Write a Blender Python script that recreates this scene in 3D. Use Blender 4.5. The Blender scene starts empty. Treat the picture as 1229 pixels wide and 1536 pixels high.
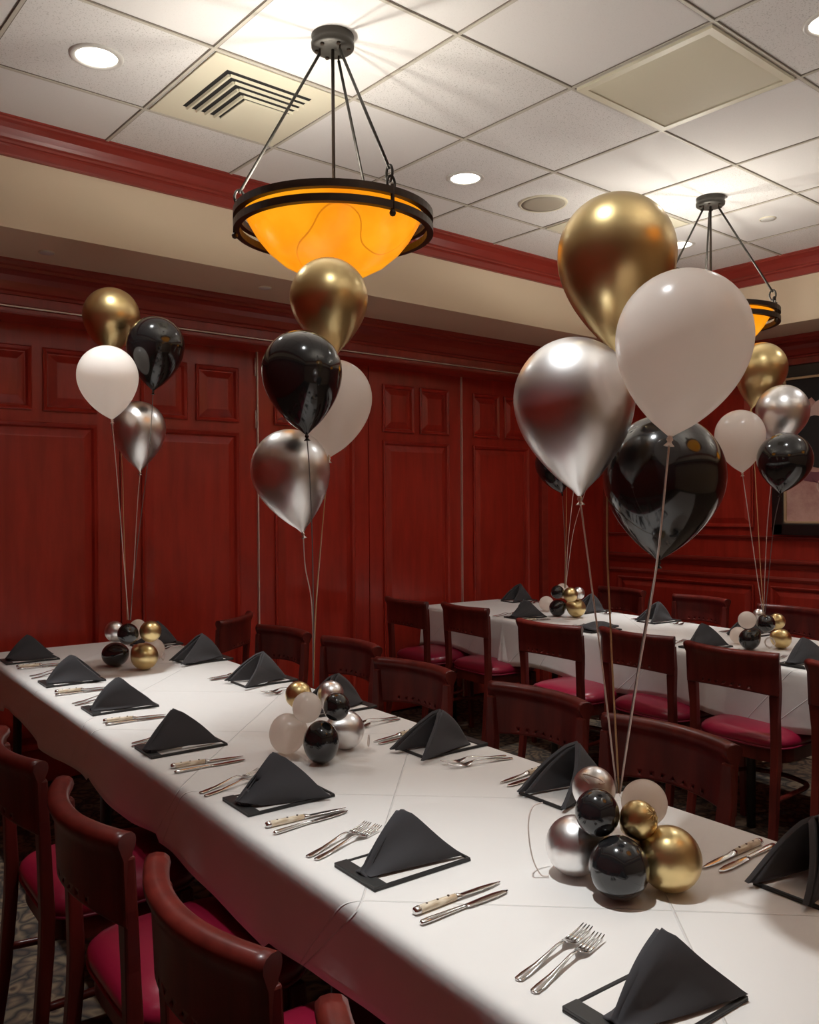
import bpy, bmesh, math, random
from mathutils import Vector, Matrix
random.seed(7)
PI = math.pi
S = bpy.context.scene
COL = S.collection

# ------------------------------------------------------------------ helpers
class MB:
    """collects shapes and links them as ONE mesh object"""
    def __init__(self): self.v = []; self.f = []; self.s = []; self.m = []; self.mi = 0
    def add(self, vs, fs, smooth=False):
        o = len(self.v)
        self.v += [tuple(p) for p in vs]
        for q in fs:
            self.f.append([i + o for i in q]); self.s.append(smooth); self.m.append(self.mi)
        return self
    def box(self, c, d, rot=None):
        x, y, z = d[0]/2, d[1]/2, d[2]/2
        vs = [Vector((a*x, b*y, e*z)) for a in (-1, 1) for b in (-1, 1) for e in (-1, 1)]
        if rot is not None: vs = [rot @ p for p in vs]
        vs = [p + Vector(c) for p in vs]
        return self.add(vs, [(0,1,3,2),(4,6,7,5),(0,4,5,1),(2,3,7,6),(0,2,6,4),(1,5,7,3)])
    def tube(self, pts, rad, n=10, cap=True, closed=False, smooth=True):
        pts = [Vector(p) for p in pts]
        if not hasattr(rad, '__len__'): rad = [rad]*len(pts)
        m = len(pts)
        T = []
        for i in range(m):
            a = pts[(i-1) % m] if (closed or i > 0) else pts[i]
            b = pts[(i+1) % m] if (closed or i < m-1) else pts[i]
            T.append((b-a).normalized())
        up = Vector((0, 0, 1)) if abs(T[0].z) < .9 else Vector((1, 0, 0))
        N = (up - T[0]*up.dot(T[0])).normalized()
        vs = []
        for i in range(m):
            N = (N - T[i]*N.dot(T[i])).normalized()
            B = T[i].cross(N)
            for k in range(n):
                a = 2*PI*k/n
                vs.append(pts[i] + (N*math.cos(a) + B*math.sin(a))*rad[i])
        fs = []
        for i in range(m if closed else m-1):
            j = (i+1) % m
            for k in range(n):
                fs.append((i*n+k, i*n+(k+1) % n, j*n+(k+1) % n, j*n+k))
        self.add(vs, fs, smooth)
        if cap and not closed:
            o = len(self.v)-len(vs)
            self.f.append([o+k for k in range(n)][::-1]); self.s.append(False); self.m.append(self.mi)
            self.f.append([o+(m-1)*n+k for k in range(n)]); self.s.append(False); self.m.append(self.mi)
        return self
    def loft(self, secs, smooth=True):
        """secs: list of equal-length rings of points; caps both ends"""
        n = len(secs[0]); vs = [p for r in secs for p in r]; fs = []
        for i in range(len(secs)-1):
            for k in range(n):
                fs.append((i*n+k, i*n+(k+1) % n, (i+1)*n+(k+1) % n, (i+1)*n+k))
        self.add(vs, fs, smooth)
        o = len(self.v)-len(vs)
        self.f.append([o+k for k in range(n)][::-1]); self.s.append(False); self.m.append(self.mi)
        self.f.append([o+(len(secs)-1)*n+k for k in range(n)]); self.s.append(False); self.m.append(self.mi)
        return self
    def lathe(self, prof, n=32, c=(0, 0, 0), frame=None, smooth=True):
        """prof [(r,h)], around z (or around frame's third column)"""
        vs = []; c = Vector(c)
        for r, h in prof:
            for k in range(n):
                a = 2*PI*k/n
                p = Vector((r*math.cos(a), r*math.sin(a), h))
                if frame is not None: p = frame @ p
                vs.append(c+p)
        fs = []
        for i in range(len(prof)-1):
            for k in range(n):
                fs.append((i*n+k, i*n+(k+1) % n, (i+1)*n+(k+1) % n, (i+1)*n+k))
        return self.add(vs, fs, smooth)
    def grid(self, rows, smooth=True, flip=False):
        n = len(rows[0]); vs = [p for r in rows for p in r]; fs = []
        for i in range(len(rows)-1):
            for k in range(n-1):
                q = (i*n+k, i*n+k+1, (i+1)*n+k+1, (i+1)*n+k)
                fs.append(q[::-1] if flip else q)
        return self.add(vs, fs, smooth)
    def mesh(self, name, mats):
        me = bpy.data.meshes.new(name)
        me.from_pydata(self.v, [], self.f)
        for m in (mats if isinstance(mats, (list, tuple)) else [mats]): me.materials.append(m)
        me.polygons.foreach_set('use_smooth', self.s)
        me.polygons.foreach_set('material_index', self.m)
        bm = bmesh.new(); bm.from_mesh(me)
        bmesh.ops.recalc_face_normals(bm, faces=bm.faces)
        bm.to_mesh(me); bm.free(); me.update()
        return me
    def build(self, name, mats, parent=None, bevel=0, label=None, seg=2):
        o = bpy.data.objects.new(name, self.mesh(name, mats)); COL.objects.link(o)
        if parent is not None: o.parent = parent
        if bevel:
            b = o.modifiers.new('bevel', 'BEVEL'); b.width = bevel; b.segments = seg; b.limit_method = 'ANGLE'
            b.angle_limit = math.radians(35)
        if label: o['label'] = label
        return o

def tag(o, label, cat, group=None):
    o['label'] = label; o['category'] = cat
    if group: o['group'] = group
    return o
def thing(name, label, cat, loc=(0, 0, 0), rz=0, group=None):
    o = bpy.data.objects.new(name, None); COL.objects.link(o)
    o.empty_display_size = .05
    o.location = loc; o.rotation_euler = (0, 0, rz)
    return tag(o, label, cat, group)
def struct(o): o['kind'] = 'structure'; return o
def dup(root, loc, rz, label, group=None):
    r = root.copy(); COL.objects.link(r); r.location = loc; r.rotation_euler = (0, 0, rz); r['label'] = label
    if group: r['group'] = group
    for ch in list(root.children):
        c = ch.copy(); COL.objects.link(c); c.parent = r
        for g in list(ch.children):
            d = g.copy(); COL.objects.link(d); d.parent = c
    return r
def smoothpath(pts, k=6):
    """Catmull-Rom through pts"""
    P = [Vector(p) for p in pts]; out = []
    for i in range(len(P)-1):
        a = P[i-1] if i > 0 else P[i]*2-P[i+1]
        b, c = P[i], P[i+1]
        d = P[i+2] if i+2 < len(P) else P[i+1]*2-P[i]
        for j in range(k):
            t = j/k
            out.append(.5*((2*b)+(c-a)*t+(2*a-5*b+4*c-d)*t*t+(3*b-a-3*c+d)*t**3))
    out.append(P[-1])
    return out

# ------------------------------------------------------------------ materials
def mat(name, col=(.5, .5, .5), rough=.5, metal=0, coat=0, spec=.5, emit=None, es=0):
    m = bpy.data.materials.new(name); m.use_nodes = True
    b = m.node_tree.nodes['Principled BSDF']
    b.inputs['Base Color'].default_value = (*col, 1); b.inputs['Roughness'].default_value = rough
    b.inputs['Metallic'].default_value = metal; b.inputs['Coat Weight'].default_value = coat
    b.inputs['Coat Roughness'].default_value = .15
    b.inputs['Specular IOR Level'].default_value = spec
    if emit:
        b.inputs['Emission Color'].default_value = (*emit, 1); b.inputs['Emission Strength'].default_value = es
    return m
class NT:
    def __init__(self, m): self.t = m.node_tree; self.n = self.t.nodes; self.l = self.t.links; self.b = self.n['Principled BSDF']
    def new(self, kind, **kw):
        x = self.n.new(kind)
        for k, v in kw.items(): setattr(x, k, v)
        return x
    def link(self, a, b): self.l.new(a, b)
    def coord(self, which='Object', scale=(1, 1, 1), rot=(0, 0, 0)):
        c = self.new('ShaderNodeTexCoord'); mp = self.new('ShaderNodeMapping')
        mp.inputs['Scale'].default_value = scale; mp.inputs['Rotation'].default_value = rot
        self.link(c.outputs[which], mp.inputs['Vector']); return mp.outputs['Vector']
    def noise(self, vec, scale, detail=3, rough=.5):
        x = self.new('ShaderNodeTexNoise'); x.inputs['Scale'].default_value = scale
        x.inputs['Detail'].default_value = detail; x.inputs['Roughness'].default_value = rough
        if vec is not None: self.link(vec, x.inputs['Vector'])
        return x.outputs['Fac']
    def ramp(self, fac, stops):
        r = self.new('ShaderNodeValToRGB'); e = r.color_ramp.elements
        while len(e) < len(stops): e.new(.5)
        for i, (p, c) in enumerate(stops): e[i].position = p; e[i].color = (*c, 1)
        self.link(fac, r.inputs['Fac']); return r.outputs['Color']
    def bump(self, h, strength=.2, dist=.01):
        x = self.new('ShaderNodeBump'); x.inputs['Strength'].default_value = strength; x.inputs['Distance'].default_value = dist
        self.link(h, x.inputs['Height']); self.link(x.outputs['Normal'], self.b.inputs['Normal'])
    def math(self, op, a, b=None, c=None):
        x = self.new('ShaderNodeMath', operation=op)
        for i, q in enumerate((a, b, c)):
            if q is None: continue
            if isinstance(q, (int, float)): x.inputs[i].default_value = q
            else: self.link(q, x.inputs[i])
        return x.outputs[0]

def wood(name, dark, light, rough=.3, coat=.25, scale=(1.2, 1.2, .16)):
    m = mat(name, light, rough, 0, coat); n = NT(m)
    v = n.coord('Object', scale)
    f = n.noise(v, 14, 6, .6)
    n.link(n.ramp(f, [(.3, dark), (.7, light)]), n.b.inputs['Base Color'])
    n.bump(n.noise(v, 40, 3), .04, .004)
    return m
M = {}
M['panel'] = wood('mahogany_panel', (.29, .020, .011), (.45, .034, .019), .32, .30)
M['trim'] = wood('mahogany_trim', (.24, .024, .016), (.34, .038, .024), .34, .25, (.15, .15, 1.2))
M['chair'] = wood('chair_mahogany', (.065, .008, .006), (.150, .019, .013), .36, .12)
M['vinyl'] = mat('burgundy_vinyl', (.25, .008, .032), .30, 0, .2)
n = NT(M['vinyl']); n.bump(n.noise(n.coord('Object'), 260, 2), .05, .002)
M['vinyl_piping'] = mat('burgundy_piping', (.22, .01, .035), .4)
M['beige'] = mat('beige_paint', (.80, .66, .48), .7)
n = NT(M['beige']); n.bump(n.noise(n.coord('Object'), 180, 2), .05, .002)
M['wall_plain'] = M['panel']
M['alu'] = mat('aluminium_edge', (.80, .74, .66), .5, .7)
M['lining'] = mat('bowl_lining', (.42, .41, .39), .6)
M['grid'] = mat('ceiling_tee', (.60, .56, .48), .5)
M['gap_shade'] = mat('painted_gap_shade', (.20, .17, .14), .9)  # dark tone standing in for the shade along the tees
M['vent'] = mat('beige_enamel', (.82, .77, .60), .45)
M['black_void'] = mat('duct_black', (.012, .011, .010), .8)
M['white_trim'] = mat('lamp_trim', (.72, .70, .66), .4)
M['speaker'] = mat('speaker_cloth', (.42, .37, .29), .7)
n = NT(M['speaker']); n.bump(n.noise(n.coord('Object'), 400, 1), .3, .002)
M['lamp'] = mat('downlight_lens', (1, 1, 1), .4, 0, 0, .5, (1, .93, .82), 6)
M['bronze'] = mat('dark_bronze', (.055, .038, .028), .42, .75)
M['canopy'] = mat('grey_bronze', (.055, .050, .043), .5, .5)
M['steel'] = mat('flatware_steel', (.72, .71, .70), .16, 1)
M['bone'] = mat('bone_handle', (.72, .58, .42), .35)
n = NT(M['bone']); n.link(n.ramp(n.noise(n.coord('Object', (1, 6, 6)), 30, 3), [(.35, (.5, .36, .22)), (.62, (.82, .72, .56))]), n.b.inputs['Base Color'])
M['rivet'] = mat('dark_rivet', (.09, .06, .04), .4, .6)
M['napkin'] = mat('black_napkin', (.058, .056, .060), .85, 0, 0, .3)
M['napkin'].node_tree.nodes['Principled BSDF'].inputs['Sheen Weight'].default_value = .06
n = NT(M['napkin']); n.bump(n.noise(n.coord('Object'), 900, 1), .12, .0006)
M['board'] = mat('menu_board_black', (.014, .013, .013), .45)
M['clip'] = mat('menu_clip_grey', (.032, .032, .031), .38)
M['paper'] = mat('menu_paper', (.80, .76, .72), .8)
# ceiling tile: fissured or plain, tile by tile
m = mat('ceiling_tile', (.74, .71, .67), .85); n = NT(m); M['tile'] = m
g = n.new('ShaderNodeNewGeometry'); sep = n.new('ShaderNodeSeparateXYZ'); n.link(g.outputs['Position'], sep.inputs[0])
fx = n.math('FLOOR', n.math('DIVIDE', sep.outputs[0], .6096)); fy = n.math('FLOOR', n.math('DIVIDE', sep.outputs[1], .6096))
cmb = n.new('ShaderNodeCombineXYZ'); n.link(fx, cmb.inputs[0]); n.link(fy, cmb.inputs[1])
wn = n.new('ShaderNodeTexWhiteNoise', noise_dimensions='3D'); n.link(cmb.outputs[0], wn.inputs['Vector'])
sel = n.math('GREATER_THAN', wn.outputs['Value'], .42)
v = n.coord('Object'); sp = n.noise(v, 170, 3, .6)
spk = n.math('GREATER_THAN', sp, .60)
fac = n.math('MULTIPLY', spk, n.math('MULTIPLY_ADD', sel, .75, .12))
mx = n.new('ShaderNodeMix', data_type='RGBA'); mx.inputs[6].default_value = (.86, .84, .82, 1); mx.inputs[7].default_value = (.60, .58, .55, 1)
n.link(fac, mx.inputs[0]); n.link(mx.outputs[2], n.b.inputs['Base Color']); n.bump(n.math('SUBTRACT', 1, fac), .3, .002)
# tablecloth: white cotton with pressed fold lines running diagonally
m = mat('white_tablecloth', (.80, .775, .745), .8, 0, 0, .3); n = NT(m); M['cloth'] = m
m.node_tree.nodes['Principled BSDF'].inputs['Sheen Weight'].default_value = .1
g = n.new('ShaderNodeNewGeometry'); sep = n.new('ShaderNodeSeparateXYZ'); n.link(g.outputs['Position'], sep.inputs[0])
X, Y, Z = sep.outputs
def crease(expr, per, w=.004):
    pp = n.math('PINGPONG', expr, per)
    mr = n.new('ShaderNodeMapRange', interpolation_type='SMOOTHSTEP'); mr.inputs[1].default_value = 0; mr.inputs[2].default_value = w
    mr.inputs[3].default_value = 1; mr.inputs[4].default_value = 0
    n.link(pp, mr.inputs[0]); return mr.outputs[0]
ya = n.math('ADD', n.math('ADD', X, Y), n.math('ADD', Z, 2.145-.757+.78*20)); yb = n.math('ADD', n.math('SUBTRACT', X, Y), n.math('SUBTRACT', .19+.757+.755*20, Z))
cr = n.math('MAXIMUM', crease(ya, .39), crease(yb, .3775))
w1 = n.noise(n.coord('Object'), 5, 4, .55)
n.bump(n.math('MULTIPLY_ADD', cr, .30, n.math('MULTIPLY', w1, .5)), .7, .012)
# carpet
m = mat('patterned_carpet', (.1, .07, .05), .95); n = NT(m); M['carpet'] = m
v = n.coord('Object'); w = n.noise(v, 7, 4, .6)
vm = n.new('ShaderNodeVectorMath', operation='MULTIPLY_ADD'); vm.inputs[1].default_value = (.22,)*3
nn = n.new('ShaderNodeTexNoise'); nn.inputs['Scale'].default_value = 5; n.link(v, nn.inputs['Vector'])
n.link(nn.outputs['Color'], vm.inputs[0]); n.link(v, vm.inputs[2])
vo = n.new('ShaderNodeTexVoronoi', feature='F1'); vo.inputs['Scale'].default_value = 15; n.link(vm.outputs[0], vo.inputs['Vector'])
c = n.ramp(vo.outputs['Distance'], [(.12, (.05, .028, .02)), (.34, (.20, .135, .08)), (.48, (.10, .065, .045)), (.62, (.028, .022, .02)), (.85, (.17, .12, .075))])
n.link(c, n.b.inputs['Base Color']); n.bump(n.noise(v, 300, 2), .4, .004)
# balloons
def balloon_mat(name, col, rough, metal, coat=0):
    return mat(name, col, rough, metal, coat)
BM = {'gold': balloon_mat('chrome_gold_latex', (.76, .585, .28), .33, 1, .35),
      'silver': balloon_mat('chrome_silver_latex', (.88, .865, .86), .33, 1, .35),
      'black': balloon_mat('black_latex', (.012, .012, .013), .07, 0, .6),
      'white': balloon_mat('pearl_white_latex', (.93, .87, .82), .24, 0, .3)}
m = BM['white']; n = NT(m)     # thin pearly latex: lets light through into the hollow shell and out again
tr = n.new('ShaderNodeBsdfTranslucent'); tr.inputs['Color'].default_value = (1, .94, .88, 1)
ms = n.new('ShaderNodeMixShader'); ms.inputs[0].default_value = .6
om = n.n['Material Output']; n.link(n.b.outputs[0], ms.inputs[1]); n.link(tr.outputs[0], ms.inputs[2]); n.link(ms.outputs[0], om.inputs['Surface'])
RIB = {'gold': mat('gold_ribbon', (.62, .42, .22), .35, .3), 'silver': mat('pale_ribbon', (.70, .60, .54), .35, .2),
       'white': mat('white_ribbon', (.78, .70, .64), .35), 'black': mat('grey_ribbon', (.16, .14, .13), .3)}
# amber glass of the pendant bowls (lit from inside)
m = mat('amber_art_glass', (.55, .26, .03), .3, 0, .3); n = NT(m); M['amber'] = m
v = n.coord('Object', (1, 1, 1)); f = n.noise(v, 6, 3, .5)
c = n.ramp(f, [(.3, (1, .27, .002)), (.55, (1, .36, .006)), (.75, (1, .45, .015))])
vn = n.math('ABSOLUTE', n.math('SUBTRACT', n.noise(v, 2.6, 1, .4), .5))
vein = n.math('LESS_THAN', vn, .0028)
mx = n.new('ShaderNodeMix', data_type='RGBA'); n.link(vein, mx.inputs[0]); n.link(c, mx.inputs[6]); mx.inputs[7].default_value = (.62, .19, .003, 1)
n.link(mx.outputs[2], n.b.inputs['Emission Color']); n.b.inputs['Emission Strength'].default_value = .95
M['chair'].node_tree.nodes['Principled BSDF'].inputs['Specular IOR Level'].default_value = .32

# ------------------------------------------------------------------ measured positions (metres)
CAM_LOC = (-2.0733, -2.1936, 1.45) 
CAM_R = ( (0.766, -0.6428, -0.0069) , (0.0108, 0.0021, 0.9999) , (0.6428, 0.766, -0.0085) )
FPX = 1301.4
BALLOONS=[
('near', 'gold', (-0.6631, -1.1509, 2.0545), (-0.6655, -1.1523, 1.7423), 0.115, [(-0.7151, -1.1641, 1.4434), (-0.7434, -1.1932, 1.194), (-0.7666, -1.2268, 0.9199)]) ,
('near', 'silver', (-0.8463, -1.1833, 1.7475), (-0.8356, -1.1955, 1.4657), 0.1079, [(-0.8175, -1.2012, 1.3356), (-0.7934, -1.2127, 1.1409), (-0.7694, -1.2244, 0.9199)]) ,
('near', 'white', (-0.8186, -1.4146, 1.8243), (-0.8494, -1.3917, 1.5599), 0.1076, [(-0.816, -1.3417, 1.3426), (-0.7892, -1.2858, 1.151), (-0.7657, -1.2276, 0.9199)]) ,
('near', 'black', (-0.6256, -1.2394, 1.6186), (-0.6423, -1.2285, 1.3433), 0.1148, [(-0.6772, -1.2327, 1.2671), (-0.7242, -1.2279, 1.0845), (-0.7657, -1.2276, 0.9199)]) ,
('middle', 'gold', (-0.6917, -0.186, 2.1376), (-0.6718, -0.2057, 1.8696), 0.1088, [(-0.7064, -0.2191, 1.5744), (-0.7509, -0.2248, 1.2285), (-0.7788, -0.2435, 0.9629)]) ,
('middle', 'black', (-0.8971, -0.3689, 1.8829), (-0.8847, -0.3822, 1.6284), 0.1, [(-0.8916, -0.4034, 1.5448), (-0.8771, -0.3912, 1.397), (-0.8208, -0.31, 1.2043), (-0.7788, -0.2435, 0.9629)]) ,
('middle', 'white', (-0.6779, -0.2269, 1.8514), (-0.6991, -0.212, 1.586), 0.1042, [(-0.7302, -0.2188, 1.373), (-0.7597, -0.2271, 1.1388), (-0.7788, -0.2435, 0.9629)]) ,
('middle', 'silver', (-0.861, -0.2321, 1.6484), (-0.8237, -0.2665, 1.3817), 0.1034, [(-0.8101, -0.2571, 1.2876), (-0.7885, -0.2547, 1.1797), (-0.7788, -0.2435, 0.9629)]) ,
('left', 'gold', (-0.6417, 1.4981, 2.3926), (-0.6493, 1.5012, 2.0966), 0.1193, [(-0.6341, 1.4316, 1.6772), (-0.6447, 1.3845, 1.3372), (-0.6536, 1.3357, 0.9767)]) ,
('left', 'white', (-0.7888, 1.2004, 2.0835), (-0.7698, 1.1812, 1.7969), 0.1169, [(-0.7306, 1.2327, 1.557), (-0.6911, 1.2836, 1.2859), (-0.6493, 1.3321, 0.9767)]) ,
('left', 'black', (-0.5567, 1.2292, 2.2349), (-0.5727, 1.2392, 1.9316), 0.1172, [(-0.6038, 1.1981, 1.7481), (-0.6116, 1.2161, 1.6127), (-0.6213, 1.3022, 1.2827), (-0.6451, 1.3285, 0.9766)]) ,
('left', 'silver', (-0.5854, 1.367, 1.896), (-0.5821, 1.361, 1.6019), 0.1117, [(-0.6004, 1.3486, 1.4493), (-0.6219, 1.3377, 1.1976), (-0.6429, 1.3267, 0.9766)]) ,
('right', 'gold', (1.9615, -0.0878, 2.2186), (1.9013, -0.0407, 1.9061), 0.1226, [(1.8431, -0.0973, 1.4287), (1.7791, -0.1468, 1.1492), (1.7155, -0.1959, 0.9382)]) ,
('right', 'silver', (1.8403, -0.2497, 1.9877), (1.7924, -0.2128, 1.6992), 0.1183, [(1.7533, -0.1967, 1.3677), (1.7317, -0.1944, 1.1234), (1.7155, -0.1959, 0.9382)]) ,
('right', 'white', (1.5714, -0.156, 1.865), (1.5821, -0.1681, 1.5862), 0.1094, [(1.631, -0.1818, 1.3094), (1.674, -0.1897, 1.096), (1.7132, -0.1939, 0.9382)]) ,
('right', 'black', (1.5859, -0.3783, 1.7487), (1.5567, -0.3567, 1.4903), 0.115, [(1.607, -0.3005, 1.3418), (1.66, -0.2476, 1.1005), (1.7202, -0.1998, 0.9381)]) ,
('corner', 'black', (1.9117, 1.2548, 1.7994), (1.9698, 1.2029, 1.5152), 0.1119, [(1.9717, 1.1856, 1.2717), (1.9652, 1.1762, 1.1128), (1.9525, 1.1719, 0.9466)]) ,
('corner', 'gold', (2.0134, 1.2396, 2.2379), (2.035, 1.2183, 1.9473), 0.113, [(2.0086, 1.1999, 1.431), (1.9821, 1.1846, 1.1915), (1.9556, 1.1693, 0.9466)]) ,
('corner', 'white', (1.993, 1.0328, 2.0553), (1.9541, 1.0623, 1.7745), 0.1132, [(1.9441, 1.1061, 1.4312), (1.947, 1.1402, 1.1943), (1.9586, 1.1668, 0.9466)]) ,
('corner', 'silver', (2.1977, 1.1458, 1.8368), (2.1634, 1.1714, 1.552), 0.11, [(2.0705, 1.1901, 1.3094), (2.0096, 1.1824, 1.1105), (1.9586, 1.1668, 0.9466)]) ,
]
CLUSTERS={
'near':[
('black', (-0.8236, -1.2682, 0.8106), 0.0525, 0.0536) ,
('silver', (-0.8052, -1.1541, 0.8117), 0.0534, 0.0547) ,
('gold', (-0.7296, -1.308, 0.8141), 0.0559, 0.0571) ,
('silver', (-0.7338, -1.1436, 0.9008), 0.0411, 0.0423) ,
('white', (-0.6512, -1.2002, 0.8697), 0.0439, 0.0439) ,
('black', (-0.8179, -1.2167, 0.8938), 0.0396, 0.042) ,
('gold', (-0.7611, -1.2645, 0.8801), 0.0336, 0.0348) ,
],
'middle':[
('white', (-0.7863, -0.1226, 0.8128), 0.0502, 0.0558) ,
('black', (-0.7677, -0.2631, 0.8141), 0.0482, 0.0571) ,
('silver', (-0.6377, -0.1922, 0.8118), 0.0548, 0.0548) ,
('gold', (-0.7604, -0.1419, 0.922), 0.0372, 0.0372) ,
('white', (-0.7978, -0.2412, 0.9098), 0.0392, 0.041) ,
('black', (-0.7372, -0.2921, 0.911), 0.0357, 0.0374) ,
('silver', (-0.6914, -0.1997, 0.9233), 0.0372, 0.0372) ,
],
'left':[
('black', (-0.6411, 1.5027, 0.809), 0.0577, 0.052) ,
('gold', (-0.577, 1.3429, 0.8135), 0.0565, 0.0565) ,
('white', (-0.4639, 1.5144, 0.8077), 0.0507, 0.0507) ,
('silver', (-0.6717, 1.4286, 0.9212), 0.041, 0.0438) ,
('black', (-0.6717, 1.2851, 0.9256), 0.0425, 0.0439) ,
('gold', (-0.5884, 1.2544, 0.9316), 0.0443, 0.0443) ,
('white', (-0.5717, 1.423, 0.9233), 0.0374, 0.0402) ,
],
'corner':[
('black', (2.0204, 1.2844, 0.8079), 0.0509, 0.0509) ,
('gold', (2.068, 1.1761, 0.8135), 0.0565, 0.0565) ,
('white', (2.1848, 1.5154, 0.8042), 0.0472, 0.0472) ,
('black', (1.8663, 1.1527, 0.9302), 0.0392, 0.0392) ,
('gold', (1.9246, 1.1036, 0.914), 0.0431, 0.0431) ,
('silver', (2.0398, 1.1374, 0.9112), 0.038, 0.038) ,
('white', (2.0054, 1.2317, 0.9268), 0.0403, 0.0403) ,
],
'right':[
('black', (1.7492, -0.1081, 0.8054), 0.0484, 0.0484) ,
('gold', (1.8831, -0.1924, 0.804), 0.047, 0.047) ,
('white', (1.8714, 0.0161, 0.7977), 0.0407, 0.0407) ,
('white', (1.6662, -0.1417, 0.9099), 0.0398, 0.0398) ,
('silver', (1.7751, -0.1416, 0.9249), 0.028, 0.028) ,
('black', (1.6752, -0.2277, 0.9024), 0.0407, 0.0407) ,
('gold', (1.7909, -0.2204, 0.9001), 0.0369, 0.0369) ,
],
}
PEND_W = 20; SPOT_W = 130; SPOT_A = 45; SPILL_W = 33; SPILL_A = 130; SPOT_B = 1.0; EXPO = .08
# ------------------------------------------------------------------ the room
TS = .6096; ZC = 3.075; ZS = 2.637
RX0, RX1, RY0, RY1 = -2.85, 4.10, -4.3, 2.50         # walls
TX0, TX1, TY0, TY1 = -2.30, 3.58, -3.8, 1.72          # tray edge (fascia)

struct(MB().box(((RX0+RX1)/2, (RY0+RY1)/2, -.05), (RX1-RX0+.4, RY1-RY0+.4, .1)).build('floor', M['carpet']))
ceil = struct(MB().box(((TX0+TX1)/2, (TY0+TY1)/2, ZC+.03), (TX1-TX0+.1, TY1-TY0+.1, .06)).build('ceiling', M['tile']))
def grid_lines(w, z, h):
    b = MB()
    for i in range(math.ceil(TX0/TS), math.floor(TX1/TS)+1): b.box((i*TS, (TY0+TY1)/2, z), (w, TY1-TY0, h))
    for j in range(math.ceil(TY0/TS), math.floor(TY1/TS)+1): b.box(((TX0+TX1)/2, j*TS, z-.0006), (TX1-TX0, w, h))
    return b
o = grid_lines(.021, ZC-.0008, .002).build('painted_gap_shadow', M['gap_shade'], ceil); o['kind'] = 'stuff'  # flat dark strips: shadow lines beside the tees painted in, no real recess
b = grid_lines(.0125, ZC-.0025, .005)
o = b.build('ceiling_grid', M['grid'], ceil); o['kind'] = 'stuff'

def ring(prof, rect):
    """moulding swept round a rectangular room edge: prof [(inset, z)], rect x0,x1,y0,y1"""
    b = MB(); x0, x1, y0, y1 = rect; vs = []; fs = []
    for d, z in prof:
        vs += [(x0+d, y0+d, z), (x1-d, y0+d, z), (x1-d, y1-d, z), (x0+d, y1-d, z)]
    for i in range(len(prof)-1):
        for k in range(4):
            fs.append((i*4+k, i*4+(k+1) % 4, i*4+4+(k+1) % 4, i*4+4+k))
    return b.add(vs, fs)
TR = (TX0, TX1, TY0, TY1); HR = (RX0, RX1, RY0, 2.30)
crown_t = [(-.004, 2.935), (.016, 2.937), (.020, 2.944), (.020, 2.975), (.026, 2.982), (.034, 2.984), (.036, 2.994), (.046, 3.000),
           (.052, 3.012), (.064, 3.034), (.080, 3.050), (.092, 3.058), (.094, 3.066), (.102, 3.069), (.102, 3.078)]
struct(ring(crown_t, TR).build('trim_1', M['trim']))
struct(ring([(0, ZS), (0, 2.95)], TR).build('soffit_fascia', M['beige']))
# underside of the dropped soffit: from the tray edge out to the walls
b = MB(); vs = []
for x0, x1, y0, y1 in (TR, (RX0, RX1, RY0, RY1)): vs += [(x0, y0, ZS), (x1, y0, ZS), (x1, y1, ZS), (x0, y1, ZS)]
b.add(vs, [(k, (k+1) % 4, 4+(k+1) % 4, 4+k) for k in range(4)])
struct(b.build('soffit', M['beige']))
crown_w = [(-.01, 2.485), (.012, 2.487), (.016, 2.500), (.030, 2.506), (.034, 2.520), (.040, 2.545), (.055, 2.570), (.075, 2.585),
           (.090, 2.590), (.092, 2.604), (.104, 2.610), (.108, 2.622), (.112, 2.626), (.112, 2.640)]
struct(ring(crown_w, HR).build('trim_2', M['trim']))
struct(ring([(-.005, 2.392), (.018, 2.394), (.024, 2.402), (.024, 2.418), (.014, 2.426), (.010, 2.440), (-.005, 2.444)], HR).build('trim_3', M['trim']))
struct(MB().box(((RX0+RX1)/2, 2.40, 2.5145), (RX1-RX0, .20, .243)).build('trim_4', M['panel']))       # header over the partition
struct(MB().box(((RX0+RX1)/2, 2.279, 2.4275), (RX1-RX0-.02, .012, .006)).build('trim_5', M['alu']))    # partition track edge
# walls
T = .12
struct(MB().box(((RX0+RX1)/2, RY1+.06+T/2, ZC/2), (RX1-RX0+.6, T, ZC)).build('wall_back', M['panel']))
struct(MB().box((RX0-T/2, (RY0+RY1)/2, ZC/2), (T, RY1-RY0+.5, ZC)).build('wall_left', M['panel']))
struct(MB().box(((RX0+RX1)/2, RY0-T/2, ZC/2), (RX1-RX0+.6, T, ZC)).build('wall_front', M['beige']))
wr = struct(MB().box((RX1+T/2, (RY0+RY1)/2, ZC/2), (T, RY1-RY0+.5, ZC)).build('wall_right', M['panel']))

def raised_panel(b, o, ux, uz, nrm, w, h, fr=.028, bev=.042, proud=.012):
    """bolection frame + raised field: o lower-left corner, ux/uz unit vectors, nrm towards the room"""
    o, ux, uz, nrm = map(Vector, (o, ux, uz, nrm))
    def rect(d, k): return [o+ux*a+uz*c+nrm*k for a, c in ((d, d), (w-d, d), (w-d, h-d), (d, h-d))]
    steps = [(0, .0005), (0, proud), (.006, proud+.004), (fr*.7, proud*.6), (fr, -.010), (fr+.004, -.010), (fr+bev, .006), (fr+bev+.004, .0068)]
    vs = []
    for d, k in steps: vs += rect(d, k)
    fs = []
    for i in range(len(steps)-1):
        for k in range(4): fs.append((i*4+k, i*4+(k+1) % 4, i*4+4+(k+1) % 4, i*4+4+k))
    n0 = (len(steps)-1)*4
    fs.append((n0, n0+1, n0+2, n0+3))
    b.add(vs, fs)
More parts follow.
